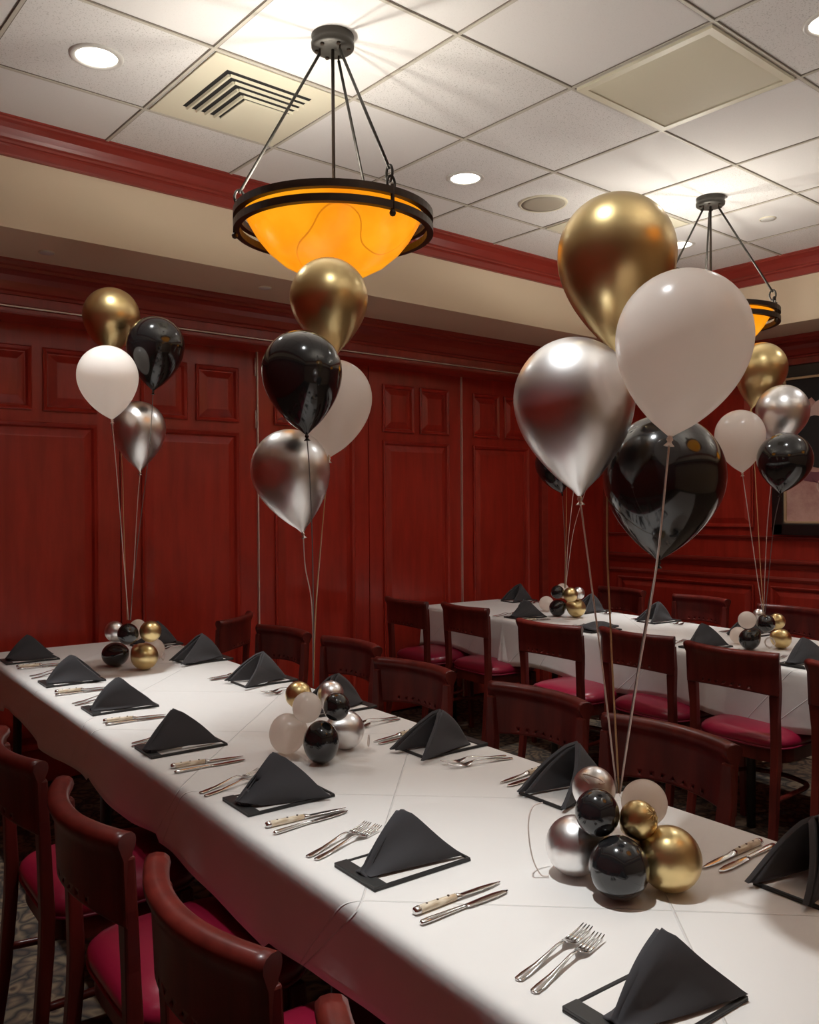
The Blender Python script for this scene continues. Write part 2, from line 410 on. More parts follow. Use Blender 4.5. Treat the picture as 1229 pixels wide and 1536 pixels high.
# back wall: folding partition leaves, each with two small panels over one tall one
PER = .8625; X0 = -.218
def leaf_slab(b, x0, x1, holes, y=2.5, zt=2.52):
    """flat face of a leaf with openings for its panels"""
    xs = sorted({x0, x1, *[q for h in holes for q in h[:2]]}); zs = sorted({.015, zt, *[q for h in holes for q in h[2:]]})
    for i in range(len(xs)-1):
        for k in range(len(zs)-1):
            cx, cz = (xs[i]+xs[i+1])/2, (zs[k]+zs[k+1])/2
            if any(h[0] < cx < h[1] and h[2] < cz < h[3] for h in holes): continue
            b.add([(xs[i], y, zs[k]), (xs[i+1], y, zs[k]), (xs[i+1], y, zs[k+1]), (xs[i], y, zs[k+1])], [(0, 1, 2, 3)])
    b.add([(x0, y+.045, .015), (x1, y+.045, .015), (x1, y+.045, zt), (x0, y+.045, zt)], [(0, 3, 2, 1)])
    for x in (x0, x1): b.add([(x, y, .015), (x, y+.045, .015), (x, y+.045, zt), (x, y, zt)], [(0, 1, 2, 3)])
dn = 0
for k in range(-5, 4):
    x0 = X0+k*PER+.003; x1 = x0+PER-.006; dn += 1
    a, c = x0+.117, x1-.124
    w = (c-a-.056)/2
    holes = [(a, a+w, 1.953, 2.282), (c-w, c, 1.953, 2.282), (a, c, .19, 1.893)]
    b = MB(); leaf_slab(b, x0, x1, holes)
    d = struct(b.build('door_%d' % dn, M['panel']))
    for h in holes:
        q = MB(); raised_panel(q, (h[0], 2.5, h[2]), (1, 0, 0), (0, 0, 1), (0, -1, 0), h[1]-h[0], h[3]-h[2])
        q.build('raised_panel', M['panel'], d)
    if k in (-2, 0, 2):
        MB().box((x1+.001 if k == 0 else x1, 2.494, 1.24), (.007, .022, 2.44)).build('edge_strip', M['alu'], d)
        if k == 0:
            for z in (1.98, 2.30): MB().tube([(x1-.012, 2.488, z-.055), (x1-.012, 2.488, z+.055)], .0045).build('hinge', M['alu'], d)
xe = X0+4*PER
struct(MB().box(((xe+RX1)/2, 2.53, 1.25), (RX1-xe, .06, 2.54)).build('wall_end', M['panel']))
struct(MB().box((xe+.035, 2.49, 1.25), (.07, .05, 2.53)).build('trim_6', M['trim'], bevel=.006))
struct(MB().box((RX1-.02, 2.48, 1.25), (.04, .04, 2.53)).build('trim_7', M['trim'], bevel=.004))
# right wall: chair rail, upper ledge, panels
def rail(name, prof, mat_):
    b = MB(); vs = []; fs = []
    for d, z in prof: vs += [(RX1-d, RY0, z), (RX1-d, RY1-.04, z)]
    for i in range(len(prof)-1): fs.append((2*i, 2*i+1, 2*i+3, 2*i+2))
    b.add(vs, fs); return struct(b.build(name, mat_))
rail('trim_8', [(-.01, .955), (.010, .958), (.014, .975), (.022, .990), (.036, 1.000), (.040, 1.010), (.040, 1.022), (.030, 1.028), (-.01, 1.030)], M['trim'])
rail('trim_9', [(-.01, 1.165), (.008, 1.167), (.012, 1.180), (.024, 1.188), (.026, 1.196), (-.01, 1.200)], M['trim'])
rail('trim_10', [(-.01, .865), (.010, .868), (.014, .885), (.006, .900), (-.01, .902)], M['trim'])
rail('baseboard_right', [(-.01, 0), (.018, 0), (.018, .11), (.010, .135), (-.01, .14)], M['trim'])
for y0, y1 in ((1.13, 2.36), (-.28, 1.0), (-1.7, -.42), (-3.1, -1.84)):
    q = MB(); raised_panel(q, (RX1-.011, y1, .21), (0, -1, 0), (0, 0, 1), (-1, 0, 0), y1-y0, .62); q.build('raised_panel', M['panel'], wr)
    q = MB(); raised_panel(q, (RX1-.011, y1, 1.26), (0, -1, 0), (0, 0, 1), (-1, 0, 0), y1-y0, 1.08); q.build('raised_panel', M['panel'], wr)

# ------------------------------------------------------------------ ceiling fittings
# supply air diffuser (slotted, three nested chevrons)
def diffuser(x0, y0, label):
    t = thing('air_diffuser', label, 'air vent', (x0+TS/2, y0+TS/2, ZC-.004), 0, 'square air diffusers in the ceiling')
    h = TS/2-.016
    MB().box((0, 0, -.001), (2*h, 2*h, .006)).build('face_plate', M['vent'], t, bevel=.002)
    MB().box((-.015, -.02, -.0046), (.372, .372, .0012)).build('slot_recess', M['black_void'], t)
    s = .188; cx, cy = -.015, -.02
    for k in range(4):
        a = -s+.026+k*.040
        q = MB()
        q.box((cx+(a+s)/2, cy+a, -.0085), (s-a, .017, .010), Matrix.Rotation(math.radians(24), 3, 'X'))
        q.box((cx+a, cy+(a+s)/2, -.0085), (.017, s-a, .010), Matrix.Rotation(math.radians(-24), 3, 'Y'))
        q.build('louvre', M['vent'], t)
    a = -s+.026+3*.040+.022
    MB().box((cx+(a+s)/2, cy+(a+s)/2, -.0075), (s-a, s-a, .007)).build('centre_plate', M['vent'], t, bevel=.002)
    return t
diffuser(-TS, TS, 'beige square ceiling air diffuser with chevron slots, left of the large amber lamp')
diffuser(3*TS, TS, 'beige ceiling diffuser almost hidden behind the big gold balloon')
# return grille
t = thing('return_air_grille', 'square beige return air grille with fine slats in the ceiling at upper right', 'air vent', (1.5*TS, -.5*TS, ZC-.004))
h = TS/2-.014
b = MB()
for sx, sy, dx, dy in ((0, 1, 2*h, .03), (0, -1, 2*h, .03), (1, 0, .03, 2*h-.06), (-1, 0, .03, 2*h-.06)):
    b.box((sx*(h-.015), sy*(h-.015), -.004), (dx, dy, .012))
b.build('frame', M['vent'], t)
MB().box((0, 0, .001), (2*h-.05, 2*h-.05, .002)).build('dark_backing', M['black_void'], t)
b = MB(); nsl = 40; w = 2*h-.06
for i in range(nsl):
    x = -w/2+w*(i+.5)/nsl
    b.box((x, 0, -.004), (.0084, w, .0012), Matrix.Rotation(math.radians(20), 3, 'Y'))
o = b.build('slats', M['vent'], t)
# speaker and small round fittings
t = thing('ceiling_speaker', 'round beige speaker grille in the ceiling left of the big gold balloon', 'speaker', (1.515, .94, ZC))
MB().lathe([(.001, -.010), (.09, -.009), (.118, -.006), (.118, .001)], 40).build('grille', M['speaker'], t)
MB().lathe([(.118, -.007), (.128, -.008), (.132, -.003), (.132, .001)], 40).build('rim', M['vent'], t)
def cover(name, loc, r, label, cat):
    t = thing(name, label, cat, loc)
    MB().lathe([(.001, -.008), (r*.8, -.008), (r*.86, -.005), (r*.86, .001)], 28).build('cap', M['white_trim'], t)
    MB().lathe([(r*.9, -.006), (r, -.005), (r, .001)], 28).build('rim', M['vent'], t)
cover('sprinkler_cover', (2.715, .299, ZC), .045, 'small round white sprinkler cover in the ceiling right of the far lamp', 'sprinkler')
cover('sprinkler_cover', (-.759, 1.987, ZS), .036, 'small round sprinkler cover under the beige soffit at the far left', 'sprinkler')
cover('sprinkler_cover', (.37, 1.93, ZS), .036, 'small round sprinkler cover under the soffit, behind the gold balloon below the lamp', 'sprinkler')

DL = [(-.908, .935, 'round recessed downlight left of the slotted air diffuser'),
      (.935, .941, 'round recessed downlight between the large amber lamp and the big gold balloon'),
      (2.76, .90, 'round recessed downlight half hidden behind the big gold balloon'),
      (.93, -.86, 'round recessed downlight at the right picture edge beside the return grille'),
      (-1.215, -1.13, 'round recessed downlight above the near end of the front table'),
      (2.76, -.89, 'round recessed downlight over the near end of the back table')]
DLP = []
for i, (x, y, lab) in enumerate(DL):
    if i == 0:
        t = dl0 = thing('recessed_downlight', lab, 'ceiling light', (x, y, ZC), 0, 'recessed downlights in the ceiling')
        MB().lathe([(.072, .000), (.074, -.006), (.088, -.007), (.094, -.003), (.094, .001)], 40).build('trim_ring', M['white_trim'], t)
        MB().lathe([(.001, -.0045), (.04, -.0043), (.073, -.002), (.073, .001)], 40).build('lens', M['lamp'], t)
    else: dup(dl0, (x, y, ZC), 0, lab)
    DLP.append((x, y))

# amber bowl pendants
def pendant(loc, rz, label):
    t = thing('bowl_pendant', label, 'pendant light', (loc[0], loc[1], ZC), rz, 'amber glass bowl pendants')
    MB().lathe([(.001, -.046), (.066, -.046), (.074, -.040), (.075, -.026), (.070, -.022), (.072, -.016), (.074, -.003), (.074, .001), (.001, .001)], 36).build('canopy', M['canopy'], t)
    for k in range(6):
        a = 2*PI*k/6+.3
        MB().tube([(.056*math.cos(a), .056*math.sin(a), -.045), (.056*math.cos(a), .056*math.sin(a), -.052)], .007, 8).build('canopy_screw', M['bronze'], t)
    zu, zl = 2.445-ZC, 2.400-ZC; R_ = .335
    def hoop(name, z):
        MB().lathe([(R_-.012, z-.012), (R_+.010, z-.012), (R_+.010, z+.012), (R_-.012, z+.012), (R_-.012, z-.012)], 72, smooth=False).build(name, M['bronze'], t)
    hoop('upper_ring', zu); hoop('lower_ring', zl)
    prof = [(.001, 2.243), (.06, 2.246), (.12, 2.258), (.18, 2.290), (.23, 2.332), (.265, 2.375), (.292, 2.420), (.308, 2.450)]
    prof = [(r, z-ZC) for r, z in prof]
    b = MB(); b.lathe(prof, 72); b.mi = 1
    b.lathe([prof[-1]]+[(r-.006, z+.002) for r, z in prof[::-1] if r > .05]+[(.001, 2.249-ZC)], 72)
    b.build('glass_bowl', [M['amber'], M['lining']], t)
    MB().tube([(0, 0, -.04), (0, 0, 2.30-ZC)], .006, 10).build('stem', M['bronze'], t)
    for k in range(3):
        a = math.radians(-90+120*k); d = Vector((math.cos(a), math.sin(a), 0))
        p0 = d*.045+Vector((0, 0, -.062)); p1 = d*(R_-.012)+Vector((0, 0, zu+.075))
        MB().tube([p0, p1], .0052, 10).build('rod', M['canopy'], t)
        q = MB()
        q.tube([d*.045+Vector((0, 0, -.04)), p0+Vector((0, 0, .012)), p0], .0035, 8)
        q.build('eyelet', M['bronze'], t)
        q = MB(); up = Vector((0, 0, 1))
        lk = [p1+(d*.016*math.sin(s)+up*(.026*math.cos(s)-.016)) for s in [2*PI*i/14 for i in range(14)]]
        q.tube(lk, .0045, 8, closed=True)
        sd = Vector((-d.y, d.x, 0)); c2 = p1+d*.008-up*.050
        q.tube([c2+(sd*.015*math.sin(s)+up*(.024*math.cos(s))) for s in [2*PI*i/14 for i in range(14)]], .0045, 8, closed=True)
        q.build('chain_link', M['canopy'], t)
        e = d*(R_+.004)
        q = MB(); q.tube([e+up*(zu+.020), e+up*(zl-.018)], .0065, 10)
        q.build('strut', M['bronze'], t)
        MB().lathe([(.001, -.011), (.008, -.008), (.011, 0), (.008, .008), (.001, .011)], 14, c=e+up*(zl-.026)).build('bolt_ball', M['bronze'], t)
    return t
PD = [((-.326, .286), -2, 'large amber glass bowl pendant over the front table'),
      ((2.15, .323), 8, 'amber bowl pendant half hidden behind the big white balloon'),
      ((-.326, -2.2), 0, 'amber bowl pendant behind the camera over the front table'),
      ((2.15, -2.2), 20, 'amber bowl pendant behind the camera over the back table')]
p0 = None
for loc, rz, lab in PD:
    if p0 is None: p0 = pendant(loc, math.radians(rz), lab)
    else: dup(p0, (loc[0], loc[1], ZC), math.radians(rz), lab)

# framed picture on the right wall
t = thing('framed_picture', 'large pink and black painting in a black frame on the right wall', 'picture', (RX1-.024, .42, 1.82))
yw, zh = .545, .61; fx = -.03
b = MB()
for sy, sz, dy, dz in ((0, 1, 2*yw, .085), (0, -1, 2*yw, .085), (1, 0, .085, 2*zh), (-1, 0, .085, 2*zh)):
    b.box((fx/2-.006, sy*(yw-.0425), sz*(zh-.0425)), (.042, dy, dz))
b.build('frame', mat('picture_frame_black', (.012, .011, .011), .28, 0, .3), t, bevel=.008)
b = MB(); yi, zi = yw-.085, zh-.085
for sy, sz, dy, dz in ((0, 1, 2*yi, .018), (0, -1, 2*yi, .018), (1, 0, .018, 2*zi), (-1, 0, .018, 2*zi)):
    b.box((-.022, sy*(yi-.009), sz*(zi-.009)), (.020, dy, dz))
b.build('gilt_fillet', mat('pale_gilt', (.62, .48, .30), .4, .4), t, bevel=.003)
mp = mat('painted_pink_canvas', (.6, .35, .32), .7); n = NT(mp)
n.link(n.ramp(n.noise(n.coord('Object'), 5, 5, .65), [(.3, (.42, .20, .18)), (.5, (.60, .36, .31)), (.7, (.72, .48, .42))]), n.b.inputs['Base Color'])
cv = MB().box((-.012, 0, 0), (.008, 2*yi, 2*zi)).build('canvas', mp, t)
ink = mat('picture_black_paint', (.012, .012, .013), .6); pale = mat('picture_pale_paint', (.72, .52, .47), .7); plum = mat('picture_plum_paint', (.20, .07, .09), .7)
def patch(name, pts, m_, x=-.0175):
    """painted area: outline in (y, z) of the canvas"""
    k = len(pts); vs = [(x, y, z) for y, z in pts]+[(-.0165, y, z) for y, z in pts]
    MB().add(vs, [list(range(k))]+[[i, (i+1) % k, k+(i+1) % k, k+i] for i in range(k)]).build(name, m_, cv)
def sm(pts):
    q = [Vector((a, c, 0)) for a, c in pts]; q = smoothpath(q+[q[0]], 5)[:-1]
    return [(p.x, p.y) for p in q]
patch('dark_background', [(yi, zi), (-yi, zi), (-yi, .30), (-.1, .34), (.10, .36), (.20, .30), (.26, .37), (.36, .30), (yi, .34)], ink)
patch('pale_shape', sm([(.30, .25), (.20, .35), (.05, .31), (-.12, .33), (-.3, .25), (-.2, .12), (.0, .20), (.18, .16)]), pale, -.019)
patch('black_shape', sm([(.33, .20), (.24, .24), (.12, .19), (.02, .06), (.06, -.09), (.22, -.13), (.34, -.05), (.38, .08)]), ink, -.0205)
patch('plum_shape', sm([(.36, -.13), (.22, -.16), (.05, -.12), (-.08, -.18), (-.02, -.25), (.16, -.24), (.33, -.21)]), plum, -.019)
for pts in ([(.40, .40, ), (.33, .30), (.37, .20)], [(.26, -.20), (.12, -.30), (-.05, -.38)], [(.10, -.12), (.02, -.25), (.12, -.36), (.22, -.27), (.16, -.16)]):
    MB().tube(smoothpath([(-.019, a, c) for a, c in pts], 8), .005, 6).build('brush_line', plum if len(pts) == 3 else pale, cv)
# ------------------------------------------------------------------ tables and cloths
FA = math.atan(.062)      # front table leans off the room's axis
BA = math.atan(.135)
def fr(x, y, ang, ox, oy):  # local (across, along) -> world
    return (ox+x*math.cos(ang)+y*math.sin(ang), oy-x*math.sin(ang)+y*math.cos(ang))
def table(label, ox, oy, ang, hw, y0, y1, splits):
    t = thing('banquet_table', label, 'table', (ox, oy, 0), -ang, 'long banquet tables')
    MB().box((0, (y0+y1)/2, .734), (2*hw-.012, y1-y0-.012, .030)).build('tabletop', M['chair'], t, bevel=.004)
    for yy in splits:
        for sx in (-1, 1):
            MB().tube([(sx*(hw-.10), yy, .72), (sx*(hw-.09), yy, .0)], .019, 12).build('leg', M['canopy'], t)
def cloth(label, ox, oy, ang, hw, y0, y1, ztop, hem, seed):
    rnd = random.Random(seed); ph = [rnd.uniform(0, 6.28) for _ in range(6)]
    def perim(off, rc):
        pts = []; a, b0, b1 = hw+off, y0-off, y1+off; r = max(.006, rc)
        def seg(p, q):
            L = math.dist(p, q); k = max(2, int(L/.025))
            for i in range(k): pts.append((p[0]+(q[0]-p[0])*i/k, p[1]+(q[1]-p[1])*i/k))
        def arc(cx, cy, a0):
            for i in range(6):
                s = a0+PI/2*i/6; pts.append((cx+r*math.cos(s), cy+r*math.sin(s)))
        seg((-a, b1-r), (-a, b0+r)); arc(-a+r, b0+r, PI); seg((-a+r, b0), (a-r, b0)); arc(a-r, b0+r, -PI/2)
        seg((a, b0+r), (a, b1-r)); arc(a-r, b1-r, 0); seg((a-r, b1), (-a+r, b1)); arc(-a+r, b1-r, PI/2)
        return pts
    base = perim(0, .05); cx, cy = 0, (y0+y1)/2
    def outn(p):   # outward normal on the rounded rectangle
        dx, dy = 0, 0
        qx = max(abs(p[0])-(hw-.05), 0)*(1 if p[0] > 0 else -1)
        qy = max(p[1]-(y1-.05), 0)+min(p[1]-(y0+.05), 0)
        l = math.hypot(qx, qy) or 1; return (qx/l, qy/l)
    N = len(base); nr = [outn(p) for p in base]
    s = [0]
    for i in range(1, N): s.append(s[-1]+math.dist(base[i], base[i-1]))
    rings = []
    for off, z in ((-.032, ztop), (-.022, ztop-.0005), (-.013, ztop-.0020), (-.006, ztop-.0050), (-.001, ztop-.010), (.002, ztop-.018), (.003, ztop-.030)):
        rings.append([(p[0]+n_[0]*off, p[1]+n_[1]*off, z) for p, n_ in zip(base, nr)])
    for k in range(1, 9):
        q = k/8; row = []
        for p, n_, d in zip(base, nr, s):
            corner = 1 if abs(n_[0])*abs(n_[1]) > .05 else 0
            wv = math.sin(d*2*PI/.62+ph[0])*.5+math.sin(d*2*PI/.37+ph[1])*.32+math.sin(d*2*PI/.21+ph[2])*.12
            hz = hem(p)+.018*math.sin(d*2*PI/.9+ph[3])
            off = .003-q*.004+q*q*(.007*wv)+corner*q*.03
            row.append((p[0]+n_[0]*off, p[1]+n_[1]*off, ztop-.030+(hz-ztop+.030)*q))
        rings.append(row)
    vs = [p for r_ in rings for p in r_]; fs = []
    for i in range(len(rings)-1):
        for k in range(N): fs.append((i*N+k, i*N+(k+1) % N, (i+1)*N+(k+1) % N, (i+1)*N+k))
    fs.append(list(range(N)))
    b = MB(); b.add(vs, fs, True)
    o = b.build('tablecloth', M['cloth']); o.location = (ox, oy, 0); o.rotation_euler = (0, 0, -ang)
    so = o.modifiers.new('thickness', 'SOLIDIFY'); so.thickness = .0014; so.offset = -1
    tag(o, label, 'tablecloth', 'white tablecloths')
    return o
FOX, FOY = -.6975, 0.0
table('long front banquet table running to the red wall, covered by one white cloth', FOX, FOY, FA, .425, -2.62, 2.24, (-2.3, -.8, .7, 2.0))
cloth('long white tablecloth over the front table', FOX, FOY, FA, .428, -2.64, 2.25, .757, lambda p: .575-.018*(int((p[1]+5)/.62) % 2), 3)
BOX, BOY = 1.9025, 0.0
table('back banquet table behind the row of chairs with seats showing', BOX, BOY, BA, .388, -1.80, 2.30, (-1.6, -.25, 1.05, 2.05))
cloth('white tablecloth over the far end of the back table', BOX, BOY, BA, .391, 1.36, 2.31, .757, lambda p: .50, 5)
cloth('white tablecloth over the brightly lit middle of the back table', BOX, BOY, BA, .394, -1.83, 1.44, .7595, lambda p: .492, 9)

# ------------------------------------------------------------------ chairs
def chair0(label, group):
    t = thing('dining_chair', label, 'chair', (0, 0, 0), 0, group)
    zt = .842
    def arc(x): return -.205-.052*(1-(x/.212)**2)
    # curved crest panel, thick rolled top edge, arched lower edge
    n_ = 22; secs = []
    for i in range(n_+1):
        x = -.212+.424*i/n_; y = arc(x); sl = .052*2*x/.212**2
        nv = Vector((-sl, 1, 0)).normalized(); c = Vector((x, y, 0)); zb = .668+.016*(1-(x/.212)**2)
        prof = [(-.011, zb+.003), (-.008, zb), (.008, zb), (.011, zb+.003), (.0108, zb+.007), (.0106, zb+.027), (.0106, zb+.034), (.0105, .79), (.0115, .806), (.0190, .816), (.0225, .827),
                (.0205, .838), (.013, .845), (-.001, .8475), (-.013, .845), (-.0205, .838), (-.0215, .827), (-.0170, .815), (-.0105, .797), (-.0106, zb+.034), (-.0106, zb+.027), (-.0108, zb+.007)]
        rk = lambda z: -.05*(z-.668)*.9
        secs.append([c+nv*(k+rk(z))+Vector((0, 0, z)) for k, z in prof])
    b = MB(); b.loft(secs); bo = b.build('backrest', M['chair'], t)
    # drilled row of holes just above the lower edge
    cut = MB()
    for i in range(7):
        x = -.105+.035*i; y = arc(x); nv = Vector((-.052*2*x/.212**2, 1, 0)).normalized(); z = .668+.016*(1-(x/.212)**2)+.017
        c = Vector((x, y, z)); cut.tube([c-nv*.04, c+nv*.04], .0038, 12, smooth=False)
    co = cut.build('drill_tool', M['chair'])
    md = bo.modifiers.new('holes', 'BOOLEAN'); md.object = co; md.operation = 'DIFFERENCE'; md.solver = 'EXACT'
    bpy.context.view_layer.update()
    dg = bpy.context.evaluated_depsgraph_get()
    me = bpy.data.meshes.new_from_object(bo.evaluated_get(dg)); bo.modifiers.clear(); bo.data = me
    bpy.data.objects.remove(co)
    bo.data.materials.clear(); bo.data.materials.append(M['chair'])
    def post(pts, name):
        b = MB(); secs = []
        for (x, y, z, wx, wy) in pts: secs.append([(x-wx, y-wy, z), (x+wx, y-wy, z), (x+wx, y+wy, z), (x-wx, y+wy, z)])
        b.loft(secs, smooth=False); b.build(name, M['chair'], t, bevel=.005)
    for s in (-1, 1):
        post([(s*.200, -.207, .80, .014, .012), (s*.197, -.205, .70, .021, .013), (s*.193, -.203, .66, .022, .014), (s*.190, -.199, .58, .018, .015), (s*.190, -.195, .46, .017, .017),
              (s*.190, -.198, .38, .017, .017), (s*.192, -.215, .18, .016, .016), (s*.195, -.240, 0, .0145, .0145)], 'leg')
        post([(s*.180, .155, .435, .019, .019), (s*.182, .158, .36, .018, .018), (s*.186, .166, 0, .013, .013)], 'leg')
    # seat: straight back, round bowed front
    def outline(k=1.0, n=48):
        pts = []
        for i in range(n):
            a = 2*PI*i/n; ca, sa = math.cos(a), math.sin(a); e = .55 if sa > 0 else .38
            x = (abs(ca)**e)*(1 if ca > 0 else -1)*.215*k*(1 if sa > 0 else 1-.07*abs(sa)); y = (abs(sa)**e)*(1 if sa > 0 else -1)*.205*k+.012
            pts.append((x, y))
        return pts
    b = MB(); ks = [(.94, .443), (.985, .450), (1.0, .462), (.985, .476), (.93, .489), (.82, .500), (.62, .508), (.38, .512), (.15, .5135), (.02, .514)]
    rows = [[Vector((x, y, z)) for x, y in outline(k)] for k, z in ks]
    vs = [p for r_ in rows for p in r_]; N = len(rows[0]); fs = []
    for i in range(len(rows)-1):
        for k in range(N): fs.append((i*N+k, i*N+(k+1) % N, (i+1)*N+(k+1) % N, (i+1)*N+k))
    fs.append(list(range(N))[::-1]); fs.append([(len(rows)-1)*N+k for k in range(N)])
    b.add(vs, fs, True); b.build('seat', M['vinyl'], t)
    MB().tube([(x, y, .446) for x, y in outline(.985)], .0045, 8, closed=True).build('piping', M['vinyl_piping'], t)
    o1, o2 = outline(.93), outline(.84)
    b = MB(); N = len(o1); vs = [(x, y, z) for ps, z in ((o1, .385), (o1, .442), (o2, .442), (o2, .385)) for x, y in ps]; fs = []
    for i in range(4):
        for k in range(N): fs.append((i*N+k, i*N+(k+1) % N, ((i+1) % 4)*N+(k+1) % N, ((i+1) % 4)*N+k))
    b.add(vs, fs, False); b.build('seat_rail', M['chair'], t)
    q = smoothpath([(-.186, -.205, .24), (-.17, -.05, .235), (-.155, .10, .235), (-.10, .15, .235), (0, .172, .235), (.10, .15, .235), (.155, .10, .235), (.17, -.05, .235), (.186, -.205, .24)], 5)
    MB().tube(q, .0105, 10).build('stretcher', M['chair'], t)
    return t
GL = 'chairs along the left side of the front table'; GR = 'chairs along the right side of the front table'
GB = 'chairs along the near side of the back table'; GF = 'chairs along the wall side of the back table'
def at_back(mx, my, face):   # chair origin from the middle of its back and the facing angle
    d = Vector((math.cos(face), math.sin(face))); return (mx+.205*d.x, my+.205*d.y, 0), face-PI/2
CH = []
A = -FA
for y, lab in ((-1.515, 'nearest on the left of the front table, cut by the bottom edge'), (-.955, 'second nearest on the left of the front table'),
               (-.405, 'third nearest on the left of the front table'), (.17, 'fourth nearest on the left of the front table')):
    CH.append((-1.450+.038*(y+.95), y-.012, A, 'mahogany chair, '+lab, GL))
for x, y, da, lab in ((.245, 2.085, -48, 'turned askew at the wall end of the front table'), (.17, 1.47, 6, 'fifth nearest on the right of the front table'),
                  (.185, .93, 2, 'fourth nearest on the right of the front table'), (.035, .32, 5, 'third nearest on the right of the front table'),
                  (.02, -.315, 1, 'second nearest on the right of the front table'), (-.066, -.85, -1, 'nearest on the right of the front table')):
    CH.append((x, y, PI+A+math.radians(da), 'mahogany chair, '+lab, GR))
for x, y, da, lab in ((1.485, 2.07, 4, 'first from the red partition'), (1.53, 1.575, 2, 'second from the red partition'), (1.325, .74, 6, 'third from the red partition'),
                  (1.38, .25, 3, 'fourth from the red partition'), (1.30, -.276, 4, 'fifth from the partition, whole seat showing'), (1.235, -.84, 3, 'cut by the right picture edge')):
    CH.append((x, y, -BA+math.radians(da), 'mahogany chair on the back table near side, '+lab, GB))
for x, y, lab in ((3.02, 1.56, 'farthest left, dim against the wall'), (2.93, .88, 'middle one, left of the small balloon cluster'), (2.80, .22, 'right one, behind the small balloon cluster')):
    CH.append((x, y, PI-BA, 'dark chair on the back table wall side, '+lab, GF))
c0 = None
for mx_, my_, face, lab, grp in CH:
    loc, rz = at_back(mx_, my_, face)
    if c0 is None:
        c0 = chair0(lab, grp); c0.location = loc; c0.rotation_euler = (0, 0, rz)
    else: dup(c0, loc, rz, lab, grp)

# ------------------------------------------------------------------ place settings
TZ = .7572
def board_proto():
    t = thing('menu_board', '', 'menu board', (0, 0, 0), 0, 'menu boards under the napkins')
    L, W = .226, .138
    MB().box((L/2, 0, .0022), (L, W, .0040)).build('base', M['board'], t, bevel=.001)
    b = MB()
    for s in (-1, 1): b.box((L/2+.012, s*(W/2-.0032), .0056), (L-.026, .0064, .0036))
    b.box((L-.0030, 0, .0056), (.006, W-.0132, .0036))
    b.build('rail', M['board'], t, bevel=.001)
    MB().box((.0145, 0, .0064), (.029, W, .0052)).build('clip_bar', M['clip'], t, bevel=.0012)
    MB().box((L/2+.010, 0, .0047), (L-.036, W-.0132, .0010)).build('menu_sheet', M['paper'], t)
    return t
def napkin_mesh(bb, seed, a=.1485):
    """pyramid fold: tail at the origin, opening towards +x; ridge rises to the apex"""
    rnd = random.Random(seed)
    b_ = bb; c = math.sqrt(2*a*a-b_*b_); m_ = .44*c; h = .76*a*(1-.9*(b_-.055)) 
    Tt = Vector((0, 0, .002)); Mx = Vector((m_, 0, h)); C1 = Vector((c, -b_, .002)); C2 = Vector((c, b_, .002))
    mb = MB(); rows = []
    ns, nv = 20, 24; bow = rnd.uniform(.006, .011); sag = rnd.uniform(.008, .016); tw = rnd.uniform(-.004, .004)
    for i in range(ns+1):
        s = max(i/ns, .03); row = []
        for j in range(nv+1):
            v = -1+2*j/nv; av = abs(v); C_ = C1 if v < 0 else C2
            e = Mx.lerp(C_, av)
            out = Vector((0, -1 if v < 0 else 1, .35)).normalized()
            k = math.sin(PI*av)
            # rounded crease
            rz_ = .010*math.exp(-(av/.10)**2)
            e = e+out*(bow*k)+Vector((-.010*k*(.5+.5*math.cos(3*v+seed)), 0, -rz_))
            p = Tt+(e-Tt)*s
            p.z += sag*math.sin(PI*s)*(1-av)*.8
            p += out*(.0045*math.sin(PI*s)*math.sin(2*PI*av+seed))
            p.y += tw*math.sin(PI*s)+v*.017*(1-s)**1.5
            p.z = max(p.z, .0035)
            row.append(p)
        rows.append(row)
    mb.grid(rows)
    return mb
def napkin_obj(label, bb, seed, loc, rz, a=.1485):
    o = napkin_mesh(bb, seed, a).build('folded_napkin', M['napkin'])
    s = o.modifiers.new('thickness', 'SOLIDIFY'); s.thickness = .0095; s.offset = -1
    v = o.modifiers.new('soft', 'BEVEL'); v.width = .0030; v.segments = 3; v.limit_method = 'ANGLE'; v.angle_limit = math.radians(50)
    o.location = loc; o.rotation_euler = (0, 0, rz)
    tag(o, label, 'napkin', 'black pyramid folded napkins')
    # inner turned-in layer
    q = napkin_mesh(bb*.86, seed+.7, a).build('inner_fold', M['napkin'], o)
    q.scale = (.985, .97, .97); q.location = (-.0050, .0065, 0)
    s = q.modifiers.new('thickness', 'SOLIDIFY'); s.thickness = .006; s.offset = -1
    return o
def loft_flat(b, secs):
    """secs (s, halfwidth, thickness, z): rounded flat bar along +x"""
    R_ = []
    for s, w, th, z in secs:
        R_.append([(s, w*ca, z+th*.5*sa) for ca, sa in [(math.cos(2*PI*k/12), math.sin(2*PI*k/12)) for k in range(12)]])
    b.loft(R_)
def fork_proto():
    t = thing('dinner_fork', '', 'fork', (0, 0, 0), 0, 'steel forks at the place settings')
    b = MB()
    loft_flat(b, [(0, .003, .0018, .0022), (.004, .0072, .0026, .0022), (.02, .0082, .0026, .0026), (.05, .0062, .0026, .0042), (.08, .0040, .0030, .0085), (.105, .0030, .0032, .0125), (.120, .0032, .0030, .0125), (.128, .0050, .0026, .0105)])
    b.build('handle', M['steel'], t)
    b = MB()
    loft_flat(b, [(.126, .0048, .0026, .0110), (.133, .0095, .0022, .0082), (.142, .0118, .0020, .0058), (.150, .0120, .0018, .0048)])
    for k in range(4):
        y = -.0096+.0064*k
        b.tube([(.147, y, .0048), (.165, y*.98, .0050), (.182, y*.94, .0072), (.197, y*.88, .0115)], [.0021, .0020, .0017, .0009], 8)
    b.build('head', M['steel'], t)
    return t
